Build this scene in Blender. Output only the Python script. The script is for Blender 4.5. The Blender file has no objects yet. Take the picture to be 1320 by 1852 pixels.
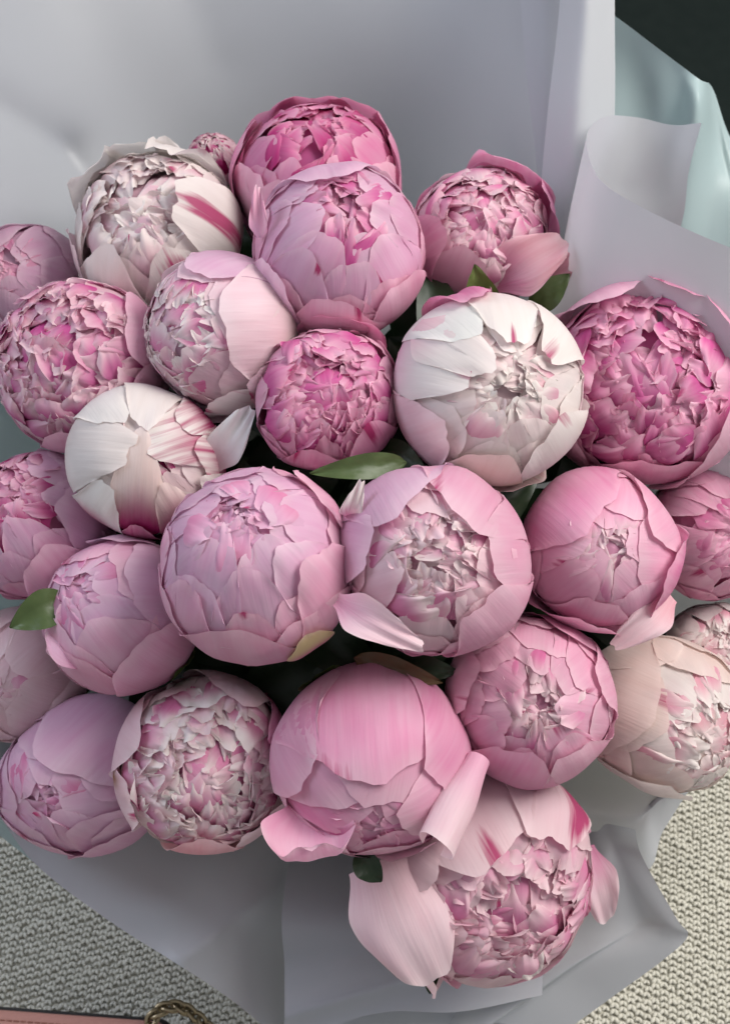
import bpy, math, random
import numpy as np
from mathutils import Vector, Matrix, Quaternion

scene = bpy.context.scene
col = scene.collection
R_ = math.radians

# ------------------------------------------------------------------ camera
PW, PH = 1320.0, 1852.0
CAM_H = 1.02
PITCH = R_(60)
HALF = 0.351                                   # tan(vertical fov / 2)
CAM = Vector((0, 0, CAM_H))
FWD = Vector((0, math.cos(PITCH), -math.sin(PITCH)))
UP = Vector((0, math.sin(PITCH), math.cos(PITCH)))
RIGHT = Vector((1, 0, 0))
cd = bpy.data.cameras.new('camera')
cam = bpy.data.objects.new('camera', cd)
col.objects.link(cam)
cam.location = CAM
cam.rotation_euler = (R_(90) - PITCH, 0, 0)
cd.sensor_fit = 'VERTICAL'
cd.sensor_height = 24
cd.lens = 12 / HALF
cd.clip_start = 0.02
cd.clip_end = 50
cd.dof.use_dof = True
cd.dof.focus_distance = 0.76
cd.dof.aperture_fstop = 9.0
scene.camera = cam

# ------------------------------------------------------------------ light
world = bpy.data.worlds.new('World')
scene.world = world
world.use_nodes = True
bg = world.node_tree.nodes['Background']
bg.inputs[0].default_value = (0.92, 0.95, 1.0, 1)
bg.inputs[1].default_value = 0.36


def area(name, loc, target, sx, sy, power, colour):
    ld = bpy.data.lights.new(name, 'AREA')
    ld.shape = 'RECTANGLE'
    ld.size, ld.size_y = sx, sy
    ld.energy = power
    ld.color = colour
    o = bpy.data.objects.new(name, ld)
    col.objects.link(o)
    o.location = loc
    o.rotation_euler = (Vector(target) - Vector(loc)).to_track_quat('-Z', 'Y').to_euler()
    return o


area('window_light', (1.15, 0.75, 1.75), (0, 0.45, 0.3), 1.1, 0.9, 40, (1.0, 0.97, 0.93))
area('side_window_light', (-1.5, 0.9, 1.5), (0, 0.45, 0.3), 1.0, 0.9, 15, (0.74, 0.82, 1.0))

scene.view_settings.view_transform = 'Standard'
scene.view_settings.look = 'None'
scene.view_settings.exposure = 0.12
scene.view_settings.gamma = 1
scene.render.engine = 'CYCLES'
scene.cycles.max_bounces = 4
scene.cycles.diffuse_bounces = 3
scene.cycles.glossy_bounces = 2
scene.cycles.transmission_bounces = 3
scene.cycles.caustics_reflective = False
scene.cycles.caustics_refractive = False
scene.cycles.adaptive_threshold = 0.05


def W(px, py, d):
    """world point seen at photograph pixel (px, py), d metres along the view axis"""
    x = (px - PW / 2) / (PH / 2) * HALF
    y = (PH / 2 - py) / (PH / 2) * HALF
    return CAM + (FWD + RIGHT * x + UP * y) * d


MPP = HALF / (PH / 2)                            # metres per pixel at d = 1


# ------------------------------------------------------------------ materials
class Nodes:
    def __init__(s, name):
        s.m = bpy.data.materials.new(name)
        s.m.use_nodes = True
        s.t = s.m.node_tree
        for n in list(s.t.nodes):
            s.t.nodes.remove(n)
        s.out = s.n('ShaderNodeOutputMaterial')

    def n(s, kind, **kw):
        nd = s.t.nodes.new(kind)
        for k, v in kw.items():
            setattr(nd, k, v)
        return nd

    def l(s, a, b):
        s.t.links.new(a, b)

    def ramp(s, src, stops):
        r = s.n('ShaderNodeValToRGB')
        e = r.color_ramp.elements
        while len(e) < len(stops):
            e.new(0.5)
        for i, (p, c) in enumerate(stops):
            e[i].position = p
            e[i].color = c if len(c) == 4 else (*c, 1)
        s.l(src, r.inputs[0])
        return r.outputs[0]

    def math(s, op, a, b=None):
        m = s.n('ShaderNodeMath', operation=op)
        for i, v in enumerate((a, b)):
            if v is None:
                continue
            if isinstance(v, (int, float)):
                m.inputs[i].default_value = v
            else:
                s.l(v, m.inputs[i])
        return m.outputs[0]

    def mix(s, f, a, b):
        m = s.n('ShaderNodeMix', data_type='RGBA')
        for sock, v in ((m.inputs[0], f), (m.inputs[6], a), (m.inputs[7], b)):
            if isinstance(v, (int, float)):
                sock.default_value = v
            elif isinstance(v, tuple):
                sock.default_value = (*v, 1) if len(v) == 3 else v
            else:
                s.l(v, sock)
        return m.outputs[2]

    def noise(s, vec, scale=5, detail=3, rough=0.5):
        n = s.n('ShaderNodeTexNoise')
        n.inputs['Scale'].default_value = scale
        n.inputs['Detail'].default_value = detail
        n.inputs['Roughness'].default_value = rough
        if vec is not None:
            s.l(vec, n.inputs['Vector'])
        return n.outputs['Fac']


def g(v):
    return (v, v, v)


def petal_material():
    N = Nodes('petal_skin')
    at = N.n('ShaderNodeAttribute', attribute_name='tint')
    uv = N.n('ShaderNodeUVMap', uv_map='UVMap')
    info = N.n('ShaderNodeObjectInfo')
    off = N.n('ShaderNodeVectorMath', operation='ADD')
    rnd = N.n('ShaderNodeCombineXYZ')
    N.l(N.math('MULTIPLY', info.outputs['Random'], 57.0), rnd.inputs[2])
    N.l(uv.outputs[0], off.inputs[0])
    N.l(rnd.outputs[0], off.inputs[1])

    def stretched(sx, sy):
        mp = N.n('ShaderNodeMapping')
        mp.inputs['Scale'].default_value = (sx, sy, 1)
        N.l(off.outputs[0], mp.inputs[0])
        return mp.outputs[0]
    vein = N.noise(stretched(26, 1.6), 1.0, 2, 0.6)
    broad = N.noise(stretched(4.0, 2.0), 1.0, 1, 0.5)
    fl = N.noise(stretched(20, 0.9), 1.0, 2, 0.65)
    vm = N.ramp(vein, [(0.38, g(0)), (0.70, g(1))])
    c1 = N.n('ShaderNodeHueSaturation')
    c1.inputs['Saturation'].default_value = 1.32
    c1.inputs['Value'].default_value = 0.93
    N.l(at.outputs['Color'], c1.inputs['Color'])
    c = N.mix(N.math('MULTIPLY', vm, 0.38), at.outputs['Color'], c1.outputs[0])
    c2 = N.n('ShaderNodeHueSaturation')
    c2.inputs['Saturation'].default_value = 0.72
    c2.inputs['Value'].default_value = 1.05
    N.l(c, c2.inputs['Color'])
    c = N.mix(N.ramp(broad, [(0.40, g(0)), (0.72, g(0.6))]), c, c2.outputs[0])
    # magenta flames where the attribute's alpha asks for them
    thr = N.math('SUBTRACT', N.math('ADD', at.outputs['Alpha'], fl), 0.84)
    fm = N.ramp(N.math('MULTIPLY', thr, 3.6), [(0.0, g(0)), (1.0, g(1))])
    c = N.mix(N.math('MULTIPLY', fm, 0.9), c, (0.46, 0.014, 0.14))
    bs = N.n('ShaderNodeBsdfPrincipled')
    bs.inputs['Roughness'].default_value = 0.50
    bs.inputs['Specular IOR Level'].default_value = 0.30
    bs.inputs['Sheen Weight'].default_value = 0.03
    bs.inputs['Sheen Roughness'].default_value = 0.4
    tr = N.n('ShaderNodeBsdfTranslucent')
    N.l(c, bs.inputs['Base Color'])
    N.l(c, tr.inputs['Color'])
    bp = N.n('ShaderNodeBump')
    bp.inputs['Strength'].default_value = 0.28
    bp.inputs['Distance'].default_value = 0.0012
    N.l(N.math('ADD', vein, N.math('MULTIPLY', broad, 2.5)), bp.inputs['Height'])
    N.l(bp.outputs[0], bs.inputs['Normal'])
    mx = N.n('ShaderNodeMixShader')
    mx.inputs[0].default_value = 0.36
    N.l(bs.outputs[0], mx.inputs[1])
    N.l(tr.outputs[0], mx.inputs[2])
    N.l(mx.outputs[0], N.out.inputs[0])
    return N.m


def leaf_material(name, c1, c2):
    N = Nodes(name)
    tc = N.n('ShaderNodeTexCoord')
    n1 = N.noise(tc.outputs['Object'], 90, 4)
    c = N.mix(n1, c1, c2)
    bs = N.n('ShaderNodeBsdfPrincipled')
    bs.inputs['Roughness'].default_value = 0.42
    N.l(c, bs.inputs['Base Color'])
    tr = N.n('ShaderNodeBsdfTranslucent')
    N.l(c, tr.inputs[0])
    bp = N.n('ShaderNodeBump')
    bp.inputs['Strength'].default_value = 0.3
    bp.inputs['Distance'].default_value = 0.001
    N.l(n1, bp.inputs['Height'])
    N.l(bp.outputs[0], bs.inputs['Normal'])
    mx = N.n('ShaderNodeMixShader')
    mx.inputs[0].default_value = 0.2
    N.l(bs.outputs[0], mx.inputs[1])
    N.l(tr.outputs[0], mx.inputs[2])
    N.l(mx.outputs[0], N.out.inputs[0])
    return N.m


def paper_material(name, colour, see=0.05):
    N = Nodes(name)
    tc = N.n('ShaderNodeTexCoord')
    n1 = N.noise(tc.outputs['Object'], 14, 4, 0.55)
    c = N.mix(N.math('MULTIPLY', n1, 0.5), colour, tuple(v * 0.90 for v in colour))
    bs = N.n('ShaderNodeBsdfPrincipled')
    bs.inputs['Roughness'].default_value = 0.40
    bs.inputs['Specular IOR Level'].default_value = 0.45
    N.l(c, bs.inputs['Base Color'])
    tr = N.n('ShaderNodeBsdfTranslucent')
    N.l(c, tr.inputs[0])
    bp = N.n('ShaderNodeBump')
    bp.inputs['Strength'].default_value = 0.12
    bp.inputs['Distance'].default_value = 0.002
    N.l(n1, bp.inputs['Height'])
    N.l(bp.outputs[0], bs.inputs['Normal'])
    mx = N.n('ShaderNodeMixShader')
    mx.inputs[0].default_value = 0.36
    N.l(bs.outputs[0], mx.inputs[1])
    N.l(tr.outputs[0], mx.inputs[2])
    N.l(mx.outputs[0], N.out.inputs[0])
    return N.m


def plain_material(name, c1, c2, scale, rough, metal=0.0, bump=0.2, dist=0.001, coord='Object', spec=0.5):
    N = Nodes(name)
    tc = N.n('ShaderNodeTexCoord')
    n1 = N.noise(tc.outputs[coord], scale, 4, 0.6)
    bs = N.n('ShaderNodeBsdfPrincipled')
    N.l(N.mix(n1, c1, c2), bs.inputs['Base Color'])
    bs.inputs['Roughness'].default_value = rough
    bs.inputs['Metallic'].default_value = metal
    bs.inputs['Specular IOR Level'].default_value = spec
    bp = N.n('ShaderNodeBump')
    bp.inputs['Strength'].default_value = bump
    bp.inputs['Distance'].default_value = dist
    N.l(n1, bp.inputs['Height'])
    N.l(bp.outputs[0], bs.inputs['Normal'])
    N.l(bs.outputs[0], N.out.inputs[0])
    return N.m


M_PETAL = petal_material()
M_LEAF = leaf_material('leaf_green', (0.045, 0.075, 0.020), (0.095, 0.14, 0.045))
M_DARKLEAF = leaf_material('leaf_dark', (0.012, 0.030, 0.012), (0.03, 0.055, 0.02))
M_SEPAL = leaf_material('sepal_green', (0.10, 0.17, 0.04), (0.20, 0.26, 0.08))
M_RUST = leaf_material('sepal_rust', (0.16, 0.05, 0.025), (0.10, 0.08, 0.03))
M_STEM = leaf_material('stem_green', (0.03, 0.065, 0.02), (0.06, 0.10, 0.03))
M_PAPER = paper_material('frosted_paper', (0.54, 0.555, 0.59))
M_PAPER_W = paper_material('frosted_paper_white', (0.66, 0.675, 0.70))
M_TEAL = paper_material('frosted_paper_aqua', (0.52, 0.65, 0.66))
M_KNIT = plain_material('cream_wool', (0.74, 0.71, 0.61), (0.62, 0.60, 0.52), 900, 0.85, bump=0.5)
M_SEAT = plain_material('dark_upholstery', (0.007, 0.011, 0.010), (0.013, 0.018, 0.016), 60, 0.9, spec=0.08)
M_LEATHER = plain_material('pink_leather', (0.52, 0.25, 0.20), (0.44, 0.20, 0.165), 700, 0.5, bump=0.35)
M_EDGE = plain_material('black_edge_paint', (0.012, 0.010, 0.010), (0.02, 0.018, 0.018), 200, 0.4)
M_THREAD = plain_material('tan_thread', (0.36, 0.15, 0.11), (0.30, 0.12, 0.09), 900, 0.8)
M_METAL = plain_material('antique_gold', (0.42, 0.34, 0.22), (0.30, 0.24, 0.15), 160, 0.30, metal=1.0, bump=0.1)


# ------------------------------------------------------------------ mesh helpers
def make_mesh(name, co, faces, mat, uv=None, tint=None, smooth=True):
    co = np.asarray(co, dtype=np.float32)
    fc = np.asarray(faces, dtype=np.int32)
    me = bpy.data.meshes.new(name)
    k = fc.shape[1]
    me.vertices.add(len(co))
    me.vertices.foreach_set('co', co.ravel())
    me.loops.add(fc.size)
    me.loops.foreach_set('vertex_index', fc.ravel())
    me.polygons.add(len(fc))
    me.polygons.foreach_set('loop_start', np.arange(0, fc.size, k, dtype=np.int32))
    me.polygons.foreach_set('use_smooth', np.full(len(fc), smooth))
    if uv is not None:
        ul = me.uv_layers.new(name='UVMap')
        ul.data.foreach_set('uv', np.asarray(uv, dtype=np.float32)[fc.ravel()].ravel())
    if tint is not None:
        a = me.attributes.new('tint', 'FLOAT_COLOR', 'POINT')
        a.data.foreach_set('color', np.asarray(tint, dtype=np.float32).ravel())
    me.materials.append(mat)
    me.update(calc_edges=True)
    return me


def link(name, me, parent=None):
    o = bpy.data.objects.new(name, me)
    col.objects.link(o)
    if parent is not None:
        o.parent = parent
    return o


def tag(o, label, cat, group=None, kind=None):
    if label:
        o['label'] = label
    if cat:
        o['category'] = cat
    if group:
        o['group'] = group
    if kind:
        o['kind'] = kind
    return o


def grid_faces(nu, nv):
    i = np.arange(nu - 1)[:, None] * nv + np.arange(nv - 1)[None, :]
    i = i.ravel()
    return np.stack([i, i + nv, i + nv + 1, i + 1], 1)


def sm(a, b, x):
    x = np.clip((x - a) / (b - a), 0, 1)
    return x * x * (3 - 2 * x)


def catmull(P, n):
    """resample control points along axis 0"""
    P = np.asarray(P, float)
    k = len(P)
    if k == 2:
        t = np.linspace(0, 1, n).reshape((-1,) + (1,) * (P.ndim - 1))
        return P[0] * (1 - t) + P[1] * t
    ext = np.concatenate([[2 * P[0] - P[1]], P, [2 * P[-1] - P[-2]]])
    u = np.linspace(0, k - 1, n)
    i = np.minimum(u.astype(int), k - 2)
    t = (u - i).reshape((-1,) + (1,) * (P.ndim - 1))
    a, b, c, d = ext[i], ext[i + 1], ext[i + 2], ext[i + 3]
    return 0.5 * (2 * b + (c - a) * t + (2 * a - 5 * b + 4 * c - d) * t ** 2 + (3 * b - a - 3 * c + d) * t ** 3)


def tube(path, radii, sides=8):
    path = np.asarray(path, float)
    n = len(path)
    radii = np.broadcast_to(radii, (n,))
    tang = np.gradient(path, axis=0)
    tang /= np.linalg.norm(tang, axis=1)[:, None] + 1e-12
    ref = np.array([0.31, 0.87, 0.38])
    s = np.cross(tang, ref)
    s /= np.linalg.norm(s, axis=1)[:, None]
    b = np.cross(tang, s)
    a = np.linspace(0, 2 * math.pi, sides, endpoint=False)
    ring = s[:, None] * np.cos(a)[None, :, None] + b[:, None] * np.sin(a)[None, :, None]
    co = path[:, None] + ring * radii[:, None, None]
    f = []
    for i in range(n - 1):
        for j in range(sides):
            j2 = (j + 1) % sides
            f.append((i * sides + j, i * sides + j2, (i + 1) * sides + j2, (i + 1) * sides + j))
    return co.reshape(-1, 3), f


def wsheet(name, rows, nu, nv, mat, label, creases=(), wob=0.0015, seed=0):
    """a sheet of paper: rows of (px, py, depth) control points smoothed to a grid"""
    P = np.array(rows, float)                       # (r, c, 3)
    P = catmull(P, nu)
    P = catmull(P.transpose(1, 0, 2), nv).transpose(1, 0, 2)
    px, py, d = P[..., 0], P[..., 1], P[..., 2].copy()
    for (x0, y0, x1, y1, amp, wid) in creases:
        ex, ey = x1 - x0, y1 - y0
        t = np.clip(((px - x0) * ex + (py - y0) * ey) / (ex * ex + ey * ey), 0, 1)
        dist = np.hypot(px - x0 - t * ex, py - y0 - t * ey)
        d += amp * np.exp(-np.abs(dist / wid) ** 1.4)
    rg = np.random.default_rng(seed)
    for k in range(5):
        fx, fy = rg.normal(0, 1, 2) * 0.008 * (1 + k * 0.5)
        d += wob * np.sin(px * fx + py * fy + rg.uniform(0, 6.28)) / (1 + 0.5 * k)
    x = (px - PW / 2) / (PH / 2) * HALF
    y = (PH / 2 - py) / (PH / 2) * HALF
    co = (np.array(CAM)[None, None] + d[..., None] * (np.array(FWD) + x[..., None] * np.array(RIGHT) + y[..., None] * np.array(UP)))
    me = make_mesh(name, co.reshape(-1, 3), grid_faces(nu, nv), mat)
    o = link(name, me)
    return tag(o, label, 'wrapping paper', 'sheets of frosted wrapping paper')


# ------------------------------------------------------------------ setting
def rect_sheet(name, x0, x1, y0, y1, z, nx, ny, mat, amp=0.0):
    xs, ys = np.linspace(x0, x1, nx), np.linspace(y0, y1, ny)
    X, Y = np.meshgrid(xs, ys, indexing='ij')
    Z = z + ground_wave(X, Y) * amp
    co = np.stack([X, Y, Z], -1).reshape(-1, 3)
    return link(name, make_mesh(name, co, grid_faces(nx, ny), mat))


def ground_wave(x, y):
    return 0.004 * np.sin(x * 9 + y * 4) + 0.003 * np.sin(y * 13 - x * 5 + 1)


seat = rect_sheet('dark_seat', -4, 4, -2, 6, -0.02, 20, 20, M_SEAT)
seat['kind'] = 'structure'
cloth = rect_sheet('knitted_cloth', -0.75, 0.75, -0.35, 0.78, -0.0012, 90, 70, M_KNIT, 1.0)
cloth['kind'] = 'structure'

# stitches: two plump strands in a V, staggered in columns
ico = []
ph = (1 + 5 ** 0.5) / 2
for a in (-1, 1):
    for b in (-ph, ph):
        ico += [(0, a, b), (a, b, 0), (b, 0, a)]
ico = np.array(ico) / math.hypot(1, ph)
icf = []
el = min(np.linalg.norm(ico[0] - ico[j]) for j in range(1, 12))
for i in range(12):
    for j in range(i + 1, 12):
        for k in range(j + 1, 12):
            if all(abs(np.linalg.norm(ico[p] - ico[q]) - el) < 1e-3 for p, q in ((i, j), (j, k), (i, k))):
                if np.dot(np.cross(ico[j] - ico[i], ico[k] - ico[i]), ico[i]) < 0:
                    icf.append((i, k, j))
                else:
                    icf.append((i, j, k))
icf = np.array(icf)
PX_, PY_ = 0.0055, 0.0045


def strand(sgn):
    c, s = math.cos(sgn * 0.62), math.sin(sgn * 0.62)
    v = ico * np.array([0.00185, 0.0032, 0.0021])
    v = v @ np.array([[c, s, 0], [-s, c, 0], [0, 0, 1]])
    v += np.array([sgn * 0.00150, 0, 0.0010])
    return v


unit = np.concatenate([strand(1), strand(-1)]) * 0.86
unitf = np.concatenate([icf, icf + 12])
rot = R_(-7)
cr, sr = math.cos(rot), math.sin(rot)
RM = np.array([[cr, sr, 0], [-sr, cr, 0], [0, 0, 1]])
unit = unit @ RM
rg = np.random.default_rng(5)
pts = []
for i in range(-75, 76):
    for j in range(-62, 63):
        x = i * PX_ + rg.normal(0, 0.00038)
        y = (j + 0.5 * (i % 2)) * PY_ + rg.normal(0, 0.00038)
        q = np.array([x, y, 0]) @ RM
        q += np.array([0, 0.33, 0])
        if abs(q[0]) < 0.36 and 0.11 < q[1] < 0.56:
            if abs(q[0]) < 0.13 and q[1] > 0.27:
                continue
            q[2] = ground_wave(q[0], q[1])
            pts.append(q)
pts = np.array(pts)


def to_px(q):
    v = Vector(q) - CAM
    d = v.dot(FWD)
    return PW / 2 + v.dot(RIGHT) / d / HALF * PH / 2, PH / 2 - v.dot(UP) / d / HALF * PH / 2, d


near = []
for i, q in enumerate(pts):
    x, y, d = to_px(q)
    if x < 1300 and y < 1845 and x > 1130 + (1845 - y) * 0.18:
        near.append((d, i))
near = [i for d, i in sorted(near)[:300]]
ns = set(near)
stitch_me = make_mesh('stitch', unit, unitf, M_KNIT)
for i in near:
    o = link('stitch', stitch_me, cloth)
    o.location = Vector(pts[i])
    o.rotation_euler = (0, 0, rg.normal(0, 0.10))
    o.scale = (1 + rg.normal(0, 0.07),) * 3
rest = np.array([i not in ns for i in range(len(pts))])
rp = pts[rest]
co = (rp[:, None] + unit[None] * (1 + rg.normal(0, 0.08, (len(rp), 1, 1)))).reshape(-1, 3)
fc = (unitf[None] + (np.arange(len(rp)) * len(unit))[:, None, None]).reshape(-1, 3)
rest_o = link('knitted_stitches', make_mesh('knitted_stitches', co, fc, M_KNIT), cloth)
rest_o['kind'] = 'stuff'

# ------------------------------------------------------------------ wrapping paper
wsheet('wrapping_paper', [
    [(-420, -420, 0.80), (-60, -460, 0.93), (300, -480, 0.98), (700, -480, 0.97), (1000, -430, 0.90), (1040, -400, 0.88)],
    [(-330, 100, 0.80), (-20, 60, 0.94), (300, 40, 1.01), (700, 30, 1.00), (940, 0, 0.945), (985, 0, 0.93)],
    [(-240, 450, 0.84), (60, 420, 0.97), (350, 400, 1.06), (700, 390, 1.06), (930, 360, 0.985), (990, 350, 0.97)],
    [(100, 800, 0.98), (260, 800, 1.04), (450, 780, 1.10), (700, 780, 1.10), (900, 780, 1.06), (980, 760, 1.04)],
    [(560, 980, 1.12), (590, 970, 1.125), (620, 960, 1.13), (680, 960, 1.13), (720, 970, 1.125), (760, 980, 1.12)],
], 90, 110, M_PAPER, 'large smooth grey back sheet standing tall behind the peonies',
    creases=[(-120, 120, 120, 270, 0.010, 45), (120, 270, 170, 350, 0.006, 26), (330, -60, 390, 110, 0.005, 90)], seed=1)
wsheet('wrapping_paper', [
    [(930, -260, 0.90), (975, -260, 0.885), (1030, -260, 0.885)],
    [(945, 60, 0.918), (985, 40, 0.905), (1030, 20, 0.900)],
    [(972, 330, 0.94), (990, 330, 0.935), (1010, 330, 0.935)],
    [(985, 640, 1.0), (1010, 640, 1.0), (1040, 640, 1.0)],
], 40, 16, M_PAPER, 'narrow grey pleat beside the tall back sheet', seed=2, wob=0.0005)
wsheet('wrapping_paper', [
    [(1025, -260, 0.872), (1065, -260, 0.850), (1110, -260, 0.868)],
    [(1012, 0, 0.882), (1060, 0, 0.862), (1111, 0, 0.878)],
    [(988, 220, 0.900), (1045, 220, 0.880), (1111, 210, 0.895)],
    [(974, 420, 0.930), (1030, 420, 0.915), (1100, 400, 0.925)],
    [(985, 640, 1.0), (1030, 640, 0.99), (1080, 640, 0.995)],
], 50, 24, M_PAPER_W, 'upright pale folded band of paper between back sheet and curl', seed=3, wob=0.0006)
wsheet('wrapping_paper', [
    [(1040, -15, 0.97), (1110, 28, 0.965), (1190, 88, 0.96), (1262, 142, 0.945), (1288, 160, 0.965), (1318, 245, 0.98), (1370, 330, 0.98)],
    [(1040, 120, 0.985), (1110, 140, 0.98), (1190, 175, 0.975), (1258, 195, 0.94), (1296, 250, 0.975), (1330, 330, 0.975), (1390, 400, 0.97)],
    [(1040, 300, 0.995), (1110, 320, 0.99), (1180, 330, 0.985), (1235, 340, 0.965), (1290, 360, 0.975), (1340, 430, 0.975), (1400, 480, 0.97)],
    [(1000, 560, 1.04), (1060, 580, 1.03), (1120, 600, 1.02), (1180, 620, 1.01), (1240, 640, 1.0), (1300, 660, 1.0), (1380, 680, 1.0)],
], 60, 60, M_TEAL, 'pale aqua outer sheet against the dark background', seed=4, wob=0.0008)
wsheet('wrapping_paper', [
    [(1268, 222, 0.870), (1215, 226, 0.885), (1150, 212, 0.885), (1090, 212, 0.868), (1060, 250, 0.840), (1085, 325, 0.815), (1180, 385, 0.800), (1320, 448, 0.790), (1470, 500, 0.790)],
    [(1245, 310, 0.890), (1190, 330, 0.905), (1120, 330, 0.905), (1060, 335, 0.890), (1030, 385, 0.860), (1060, 450, 0.835), (1170, 520, 0.820), (1320, 590, 0.810), (1480, 640, 0.805)],
    [(1228, 420, 0.915), (1160, 460, 0.930), (1080, 470, 0.930), (1020, 490, 0.915), (1000, 535, 0.890), (1040, 600, 0.870), (1160, 700, 0.850), (1330, 780, 0.835), (1480, 820, 0.825)],
    [(1150, 650, 1.0), (1090, 680, 1.01), (1020, 700, 1.01), (960, 700, 1.0), (940, 740, 0.98), (980, 800, 0.97), (1100, 920, 0.95), (1280, 1020, 0.92), (1460, 1060, 0.89)],
], 60, 110, M_PAPER_W, 'curled sheet rolling open beside the deep pink ruffled peony', seed=6, wob=0.0005)
wsheet('wrapping_paper', [
    [(720, 900, 1.12), (900, 820, 1.06), (1290, 600, 0.88), (1400, 520, 0.82), (1500, 480, 0.80)],
    [(720, 950, 1.12), (920, 920, 1.07), (1300, 800, 0.93), (1420, 800, 0.88), (1540, 760, 0.86)],
    [(720, 1000, 1.12), (920, 1030, 1.07), (1300, 1100, 0.95), (1440, 1120, 0.90), (1560, 1100, 0.88)],
    [(720, 1050, 1.12), (900, 1120, 1.07), (1200, 1260, 0.99), (1330, 1330, 0.94), (1480, 1310, 0.91)],
], 40, 40, M_PAPER, 'side sheet running down the bouquet outside the curl', seed=7)
wsheet('wrapping_paper', [
    [(-420, 300, 0.80), (-330, 700, 0.80), (-250, 1100, 0.83), (-150, 1400, 0.87), (-40, 1480, 0.90), (62, 1560, 0.925)],
    [(-200, 420, 0.90), (-120, 760, 0.90), (-60, 1100, 0.92), (20, 1350, 0.93), (100, 1400, 0.94), (160, 1440, 0.955)],
    [(300, 800, 1.06), (320, 900, 1.06), (340, 1000, 1.06), (360, 1100, 1.06), (400, 1150, 1.06), (430, 1180, 1.06)],
], 50, 60, M_TEAL, 'pale bluish sheet lining the bouquet beside the smooth lilac buds', seed=8)
wsheet('wrapping_paper', [
    [(-160, 1330, 0.890), (-30, 1440, 0.895), (62, 1560, 0.895), (190, 1660, 0.890), (310, 1737, 0.880), (400, 1795, 0.885), (470, 1850, 0.905), (530, 1905, 0.935)],
    [(-40, 1300, 0.910), (60, 1400, 0.915), (150, 1490, 0.912), (250, 1570, 0.905), (345, 1640, 0.893), (430, 1690, 0.900), (500, 1740, 0.935), (560, 1780, 0.965)],
    [(150, 1250, 0.960), (220, 1310, 0.965), (290, 1370, 0.960), (360, 1420, 0.955), (420, 1480, 0.935), (490, 1540, 0.935), (540, 1590, 0.955), (590, 1620, 0.980)],
    [(440, 1080, 1.09), (470, 1100, 1.09), (500, 1120, 1.09), (530, 1140, 1.09), (560, 1160, 1.09), (580, 1170, 1.09), (600, 1170, 1.09), (620, 1170, 1.09)],
], 70, 90, M_PAPER, 'wide grey front sheet under the lilac bud and cream ruffled peony',
    creases=[(515, 1600, 330, 1735, -0.006, 26)], seed=9, wob=0.0008)
wsheet('wrapping_paper', [
    [(515, 1930, 0.880), (600, 1860, 0.885), (700, 1830, 0.890), (830, 1830, 0.890), (980, 1800, 0.890)],
    [(515, 1760, 0.890), (610, 1740, 0.897), (720, 1720, 0.905), (840, 1720, 0.905), (980, 1700, 0.905)],
    [(518, 1590, 0.905), (610, 1590, 0.915), (720, 1590, 0.925), (840, 1590, 0.925), (960, 1580, 0.920)],
    [(620, 1180, 1.09), (640, 1180, 1.09), (670, 1180, 1.09), (700, 1180, 1.09), (730, 1180, 1.09)],
], 60, 50, M_PAPER, 'blue grey centre sheet with a sharp upright edge', seed=10,
    creases=[(515, 1838, 760, 1762, -0.008, 24)], wob=0.0006)
wsheet('wrapping_paper', [
    [(1008, 1875, 0.905), (1100, 1808, 0.897), (1200, 1735, 0.885), (1243, 1692, 0.880), (1222, 1660, 0.872), (1160, 1548, 0.880), (1148, 1500, 0.905)],
    [(900, 1850, 0.907), (990, 1792, 0.902), (1090, 1725, 0.892), (1165, 1680, 0.889), (1180, 1650, 0.892), (1120, 1545, 0.895), (1100, 1490, 0.910)],
    [(790, 1850, 0.918), (860, 1795, 0.915), (950, 1720, 0.912), (1020, 1670, 0.912), (1050, 1620, 0.912), (1050, 1540, 0.915), (1040, 1480, 0.925)],
    [(720, 1250, 1.08), (740, 1240, 1.08), (760, 1230, 1.08), (780, 1220, 1.08), (800, 1210, 1.08), (810, 1200, 1.08), (820, 1190, 1.08)],
], 60, 80, M_PAPER, 'pale front sheet with a rolled corner on the cream knit', seed=11, wob=0.0006)
wsheet('wrapping_paper', [
    [(930, 1500, 0.945), (1150, 1580, 0.915), (1200, 1500, 0.912), (1262, 1408, 0.905), (1330, 1345, 0.895), (1450, 1230, 0.88)],
    [(930, 1465, 0.945), (1130, 1500, 0.912), (1180, 1450, 0.905), (1250, 1395, 0.895), (1330, 1330, 0.885), (1450, 1200, 0.87)],
    [(930, 1400, 0.955), (1110, 1425, 0.925), (1175, 1412, 0.918), (1250, 1385, 0.910), (1320, 1325, 0.905), (1430, 1180, 0.89)],
    [(800, 1150, 1.08), (820, 1140, 1.08), (840, 1130, 1.08), (860, 1120, 1.08), (880, 1110, 1.08), (890, 1100, 1.08)],
], 50, 60, M_PAPER_W, 'white edged sheet tucked under the cream peony by the knit', seed=12, wob=0.0006)
wsheet('wrapping_paper', [
    [(500, 1990, 0.915), (700, 1960, 0.915), (830, 1920, 0.915), (990, 1890, 0.92)],
    [(515, 1842, 0.912), (640, 1806, 0.912), (760, 1775, 0.915), (940, 1800, 0.925)],
    [(560, 1600, 0.945), (680, 1600, 0.95), (780, 1600, 0.95), (930, 1600, 0.95)],
    [(620, 1180, 1.10), (650, 1180, 1.10), (690, 1180, 1.10), (740, 1180, 1.10)],
], 40, 40, M_PAPER, 'lower grey sheet showing below the centre sheet edge', seed=13, wob=0.0006)

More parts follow.
